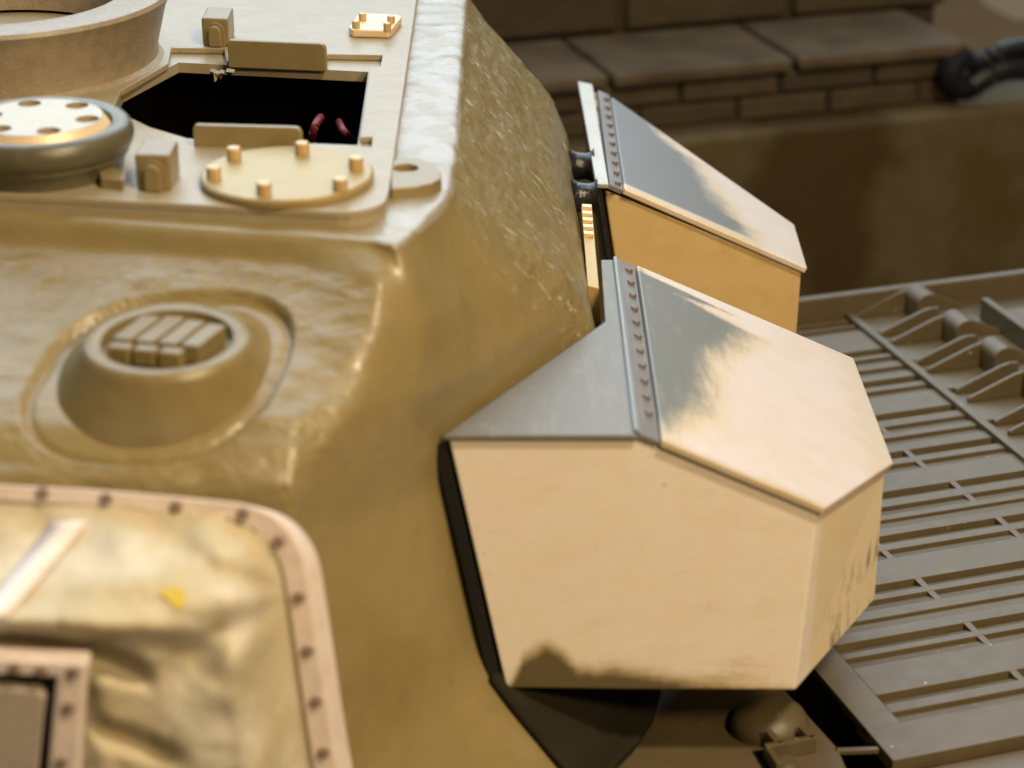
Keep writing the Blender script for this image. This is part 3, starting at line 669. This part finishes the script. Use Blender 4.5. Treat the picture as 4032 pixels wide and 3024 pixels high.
# raised hinge strip and the deck beyond it
b_top = toH(3290, 1250)[1]
mesh_ob("hinge_rail", *Hbox(a_strip, a_strip + .16, -2, b_top, -.2, .085), M_HULL, HU, bevel=.02)
mesh_ob("side_deck", *Hbox(a_strip + .14, 12, -2, bR, -.5, -.03), M_HULL, HU)
# hinge brackets
def vplane(u, v, b): return PLp(u, v, (*E2, 0), H(0, b))
fins = [(3370, 1240, 3548, 1158), (3465, 1312, 3660, 1216), (3510, 1345, 3697, 1245), (3605, 1425, 3825, 1322), (3655, 1455, 3860, 1352), (3765, 1535, 3990, 1430), (3815, 1570, 4032, 1462), (3920, 1660, 4160, 1545), (3975, 1700, 4200, 1585)]
fb = []
for (u0, v0, u1, v1) in fins:
    a0, b0 = toH(u0, v0, .05); p1 = vplane(u1, v1, b0); a1 = (p1[:2] - HO).dot(E1); z1 = min(.62, p1[2] - DZ); fb.append((a0, b0, a1, z1))
a0m = np.mean([f[0] for f in fb]); a1m = np.mean([f[2] - f[0] for f in fb]); z1m = np.mean([f[3] for f in fb])
for i, (a0, b0, a1, z1) in enumerate(fb):
    pts = [H(a0, b0, -.03), H(a0, b0, .05), H(a0 + a1m * .85, b0, z1m * .92), H(a0 + a1m, b0, z1m), H(a0 + a1m * 1.18, b0, z1m * .97), H(a0 + a1m * 1.18, b0, -.03)]
    mesh_ob("hinge_bracket", *prism(pts, np.append(E2 * .085, 0)), M_HULL, HU, bevel=.02)
    if i % 2 == 0:
        bn = fb[i + 1][1] if i + 1 < len(fb) else b0 - .7
        ac = a0 + a1m * 1.22; r = .24
        pr = [H(ac - r, b0 + .08, -.03)] + [H(ac - r * math.cos(R(t)), b0 + .08, z1m - .10 + r * .8 * math.sin(R(t))) for t in range(0, 181, 15)] + [H(ac + r, b0 + .08, -.03)]
        mesh_ob("hinge_barrel", *prism(pr, np.append(E2 * ((bn - b0) * .62), 0)), M_HULL, HU, bevel=.015)
        mesh_ob("barrel_arm", *prism([H(ac - .1, b0 + .1, z1m - .02), H(ac + .1, b0 + .1, z1m - .02), H(ac + 1.0, b0 - .02, .02), H(ac + 1.0, b0 - .02, -.03), H(ac - .1, b0 + .1, -.03)], np.append(E2 * -.09, 0)), M_HULL, HU, bevel=.015)
    else:
        mesh_ob("hinge_foot", *Hbox(a0 - .18, a0 + .05, b0 + .12, b0 + .34, -.03, .04), M_HULL, HU, bevel=.012)
# ledge at the far right and the hull's far lip
aL, bL = toH(3862, 1172, .4); mesh_ob("side_ledge", *prism([H(aL, bL, -.03), H(aL, bL, .40), H(aL + .16, bL, .40), H(aL + .16, bL, .1), H(aL + 3, bL, .1), H(aL + 3, bL, -.03)], np.append(E2 * -7, 0)), M_HULL, HU, bevel=.03)
bR = np.mean([toH(3300, 1168, .45)[1], toH(3900, 1088, .45)[1]])
mesh_ob("hull_lip", *Hbox(-9, 14, bR, bR + .20, -4, .45), M_HULL, HU, bevel=.03)
mesh_ob("hull_side", *Hbox(-9, 12, -8, bR, -4.6, -1.62), M_HULL, HU)
# deck left of the gap, with the domed cover
aG = toH(3150, 2760)[0] + .0
gl = [toH(u, v) for u, v in ((3095, 2715), (3300, 2940), (3330, 3012))]
aGl = gl[0][0]
dome_c = toH(3032, 2848, -.05)
hole = [(dome_c[0] - .09 + .54 * math.cos(t), dome_c[1] - .03 + .55 * math.sin(t)) for t in np.linspace(0, 2 * math.pi, 40, endpoint=False)]
pol = [(-9, -8), (gl[2][0] + .25, -8), (gl[2][0], gl[2][1]), (gl[1][0], gl[1][1]), (gl[0][0], gl[0][1] + .02), (gl[0][0], 12), (-9, 12)]
loops = [pol, hole]
V, Fc = sheet(pol, [hole], -.35, -.03); V = [H(v[0], v[1], v[2]) for v in V]
mesh_ob("front_deck", V, Fc, M_HULL, HU, bevel=.015)
dc = H(*dome_c, -.10)
pr = [(.52, -.2), (.52, .06), (.50, .14), (.45, .22), (.36, .29), (.25, .335), (.13, .36), (.03, .365)]
mesh_ob("domed_cover", *lathe(dc, pr, 40), M_HULL, HU, smooth=True)
mesh_ob("cover_recess_shade", *lathe(H(*dome_c, -.42), [(.8, 0), (.8, .06)], 32), M_VOID, HU)
mesh_ob("gap_shade_slab", *Hbox(gl[0][0] - .4, a_gap + .3, -6, 8, -1.6, -1.5), M_VOID, HU)
def bar(p0, p1, w, z0, z1):
    a, b = np.array(toH(*p0, z1)), np.array(toH(*p1, z1)); d = b - a; d /= np.linalg.norm(d); n_ = np.array([-d[1], d[0]]) * w / 2
    q = [a - n_ - d * w * .4, b - n_ + d * w * .4, b + n_ + d * w * .4, a + n_ - d * w * .4]
    return loft([[H(*p, z0) for p in q], [H(*p, z1) for p in q]])
mesh_ob("latch_bar", *bar((3022, 2932), (3200, 2900), .09, -.03, .20), M_HULL, HU, bevel=.015)
mesh_ob("latch_arm", *bar((3030, 2880), (3068, 2918), .10, .02, .20), M_HULL, HU, bevel=.012)
mesh_ob("latch_arm", *bar((3160, 2862), (3198, 2898), .10, .02, .20), M_HULL, HU, bevel=.012)
mesh_ob("latch_arm", *bar((3024, 2940), (3066, 3000), .08, -.03, .18), M_HULL, HU, bevel=.012)
mesh_ob("latch_knob", *lathe(H(*toH(3095, 3030), -.03), [(.17, 0), (.17, .1), (.12, .17)], 20), M_HULL, HU, smooth=True)
mesh_ob("drain_hole_shade", *bar((2990, 2965), (3040, 3050), .16, -.05, -.024), M_VOID, HU)
mesh_ob("gap_bar", *bar((3295, 2950), (3450, 2945), .08, -.10, -.03), M_HULL, HU, bevel=.01)
# turret ring under the casting
mesh_ob("turret_ring", *lathe((-4.5, 4, DZ - .03), [(6.2, 0), (6.2, .6)], 80), M_HULL, HU)

# ------------------------------------------------------------------ background brickwork
BW = thing("brick_wall", tuple(H(6, 19, -7.6)), "dim brown model brick wall with a stone coping above a plain rendered base", "brick wall")
m_bk = [plain("brick_%d" % k, c, .75, var=.35, sc=1.2, bump=.05, bs=5) for k, c in enumerate(((.070, .050, .024), (.062, .040, .021), (.078, .055, .028), (.056, .038, .020)))]
m_cp = plain("coping_stone", (.125, .095, .062), .85, spec=.2, var=.45, sc=.7, bump=.03, bs=4)
m_rd = M("rendered_base", (.085, .062, .024), .85, 0, .15); m_rd.mix(m_rd.step(m_rd.noise(.35, 6, .65), .38, .62), (.115, .088, .05)); m_rd.mix(m_rd.math('MULTIPLY', m_rd.step(m_rd.noise(.22, 4), .48, .6), .8), (.05, .032, .012))
m_mo = plain("mortar", (.046, .032, .016), .95)
PB = 23.0
def onb(u, v, b): p = vplane(u, v, b); q = p[:2] - HO; return q.dot(E1), p[2] - DZ
zt = np.mean([onb(2900, 545, PB)[1], onb(3900, 415, PB)[1]])
mesh_ob("rendered_base", *Hbox(-30, 40, PB, PB + 4, -7.6, zt), m_rd.m, BW, bevel=.15)
PBB = PB + .9
zc0 = np.mean([onb(2600, 330, PBB)[1], onb(3600, 225, PBB)[1]])
# mortar core and bricks in two courses
aE = onb(3800, 200, PBB)[0]
mesh_ob("mortar_core", *Hbox(-30, aE - .15, PBB + .2, PBB + 3.4, zt - .3, zc0 - .05), m_mo, BW)
hc = (zc0 - zt); 
cour = 2
for c in range(cour):
    z0 = zt + hc * c / cour + .04; z1 = zt + hc * (c + 1) / cour - .05; x = aE - (0.0 if c % 2 else 1.25); 
    first = True
    while x > -12:
        L = 2.55 + random.uniform(-.15, .15)
        mesh_ob("brick", *Hbox(x - L + .1, x, PBB + random.uniform(-.05, .06), PBB + 1.6, z0, z1), random.choice(m_bk), BW, bevel=.05, seg=1); x -= L
    if c % 2 == 0: mesh_ob("brick", *Hbox(aE - 1.2, aE, PBB, PBB + 1.6, z0, z1), random.choice(m_bk), BW, bevel=.05, seg=1)
# coping slabs
zc1 = zc0 + .02
dpt = 0
aa, bb_ = Zp(3000, 80, DZ + zc1 + .35)[:2] - HO, 0
bback = aa.dot(E2)
for (u0, u1) in ((1400, 2395), (2400, 3120), (3125, 3795)):
    x0 = onb(u0, 300, PBB)[0]; x1 = onb(u1, 300 if u1 < 3000 else 200, PBB)[0]
    mesh_ob("coping_slab", *Hbox(x0 + .04, x1 - .06, PBB - .25, bback, zc1, zc1 + .35 + random.uniform(-.04, .04)), m_cp, BW, bevel=.1, seg=2)
# taller wall behind
B2 = thing("brick_wall", tuple(H(4, bback + 2, -7.6)), "taller dark wall of large brown blocks behind the coping, at the top edge", "brick wall")
bw = bback + .3
mesh_ob("mortar_core", *Hbox(-30, onb(3700, 0, bw)[0], bw + .25, bw + 3, -7.6, zc1 + 9), m_mo, B2)
for r_i in range(3):
    z0 = zc1 + .3 + r_i * 2.6; x = onb(3720, 0, bw)[0] - (.0 if r_i % 2 == 0 else 3)
    while x > -20:
        L = 4.4 + random.uniform(-.2, .3); mesh_ob("wall_block", *Hbox(x - L + .25, x, bw + random.uniform(-.05, .05), bw + 1.4, z0, z0 + 2.4), random.choice(m_bk), B2, bevel=.08, seg=1); x -= L
# black cable loop lying at the wall end
CB = thing("black_cable", tuple(Zp(3900, 330, DZ + zt)), "glossy black looped cable lying at the end of the brick wall", "cable")
def onw(u, v): return PLp(u, v, (*E2, 0), H(0, PB + .45))
m_cb = plain("black_rubber", (.010, .011, .014), .45, spec=.35, bump=0)
cb1 = catmull([onw(3765, 235), onw(3745, 300), onw(3800, 345), onw(3870, 305), onw(3960, 270), onw(4060, 265), onw(4250, 250)], 8)
cb2 = catmull([onw(3790, 215), onw(3830, 248), onw(3890, 225), onw(3960, 195), onw(4060, 180), onw(4250, 165)], 8)
mesh_ob("cable_loop", *tube(cb1, .33, 12), m_cb, CB, smooth=True)
mesh_ob("cable_strand", *tube(cb2, .22, 12), m_cb, CB, smooth=True)
# pale sheet of card far behind on the bench
ps = thing("pale_card", tuple(H(24, 46, -7.6)), "out-of-focus pale grey card in the far top right corner", "card")
q = [PLp(u, v, (*E2, 0), H(0, 46)) for u, v in ((3830, -60), (3880, 20), (3990, 75), (4300, 95), (4300, -120), (3900, -120))]
mesh_ob("card_sheet", *prism(q, np.append(E2 * .4, 0)), plain("pale_card_paper", (.52, .50, .46), .7), ps)
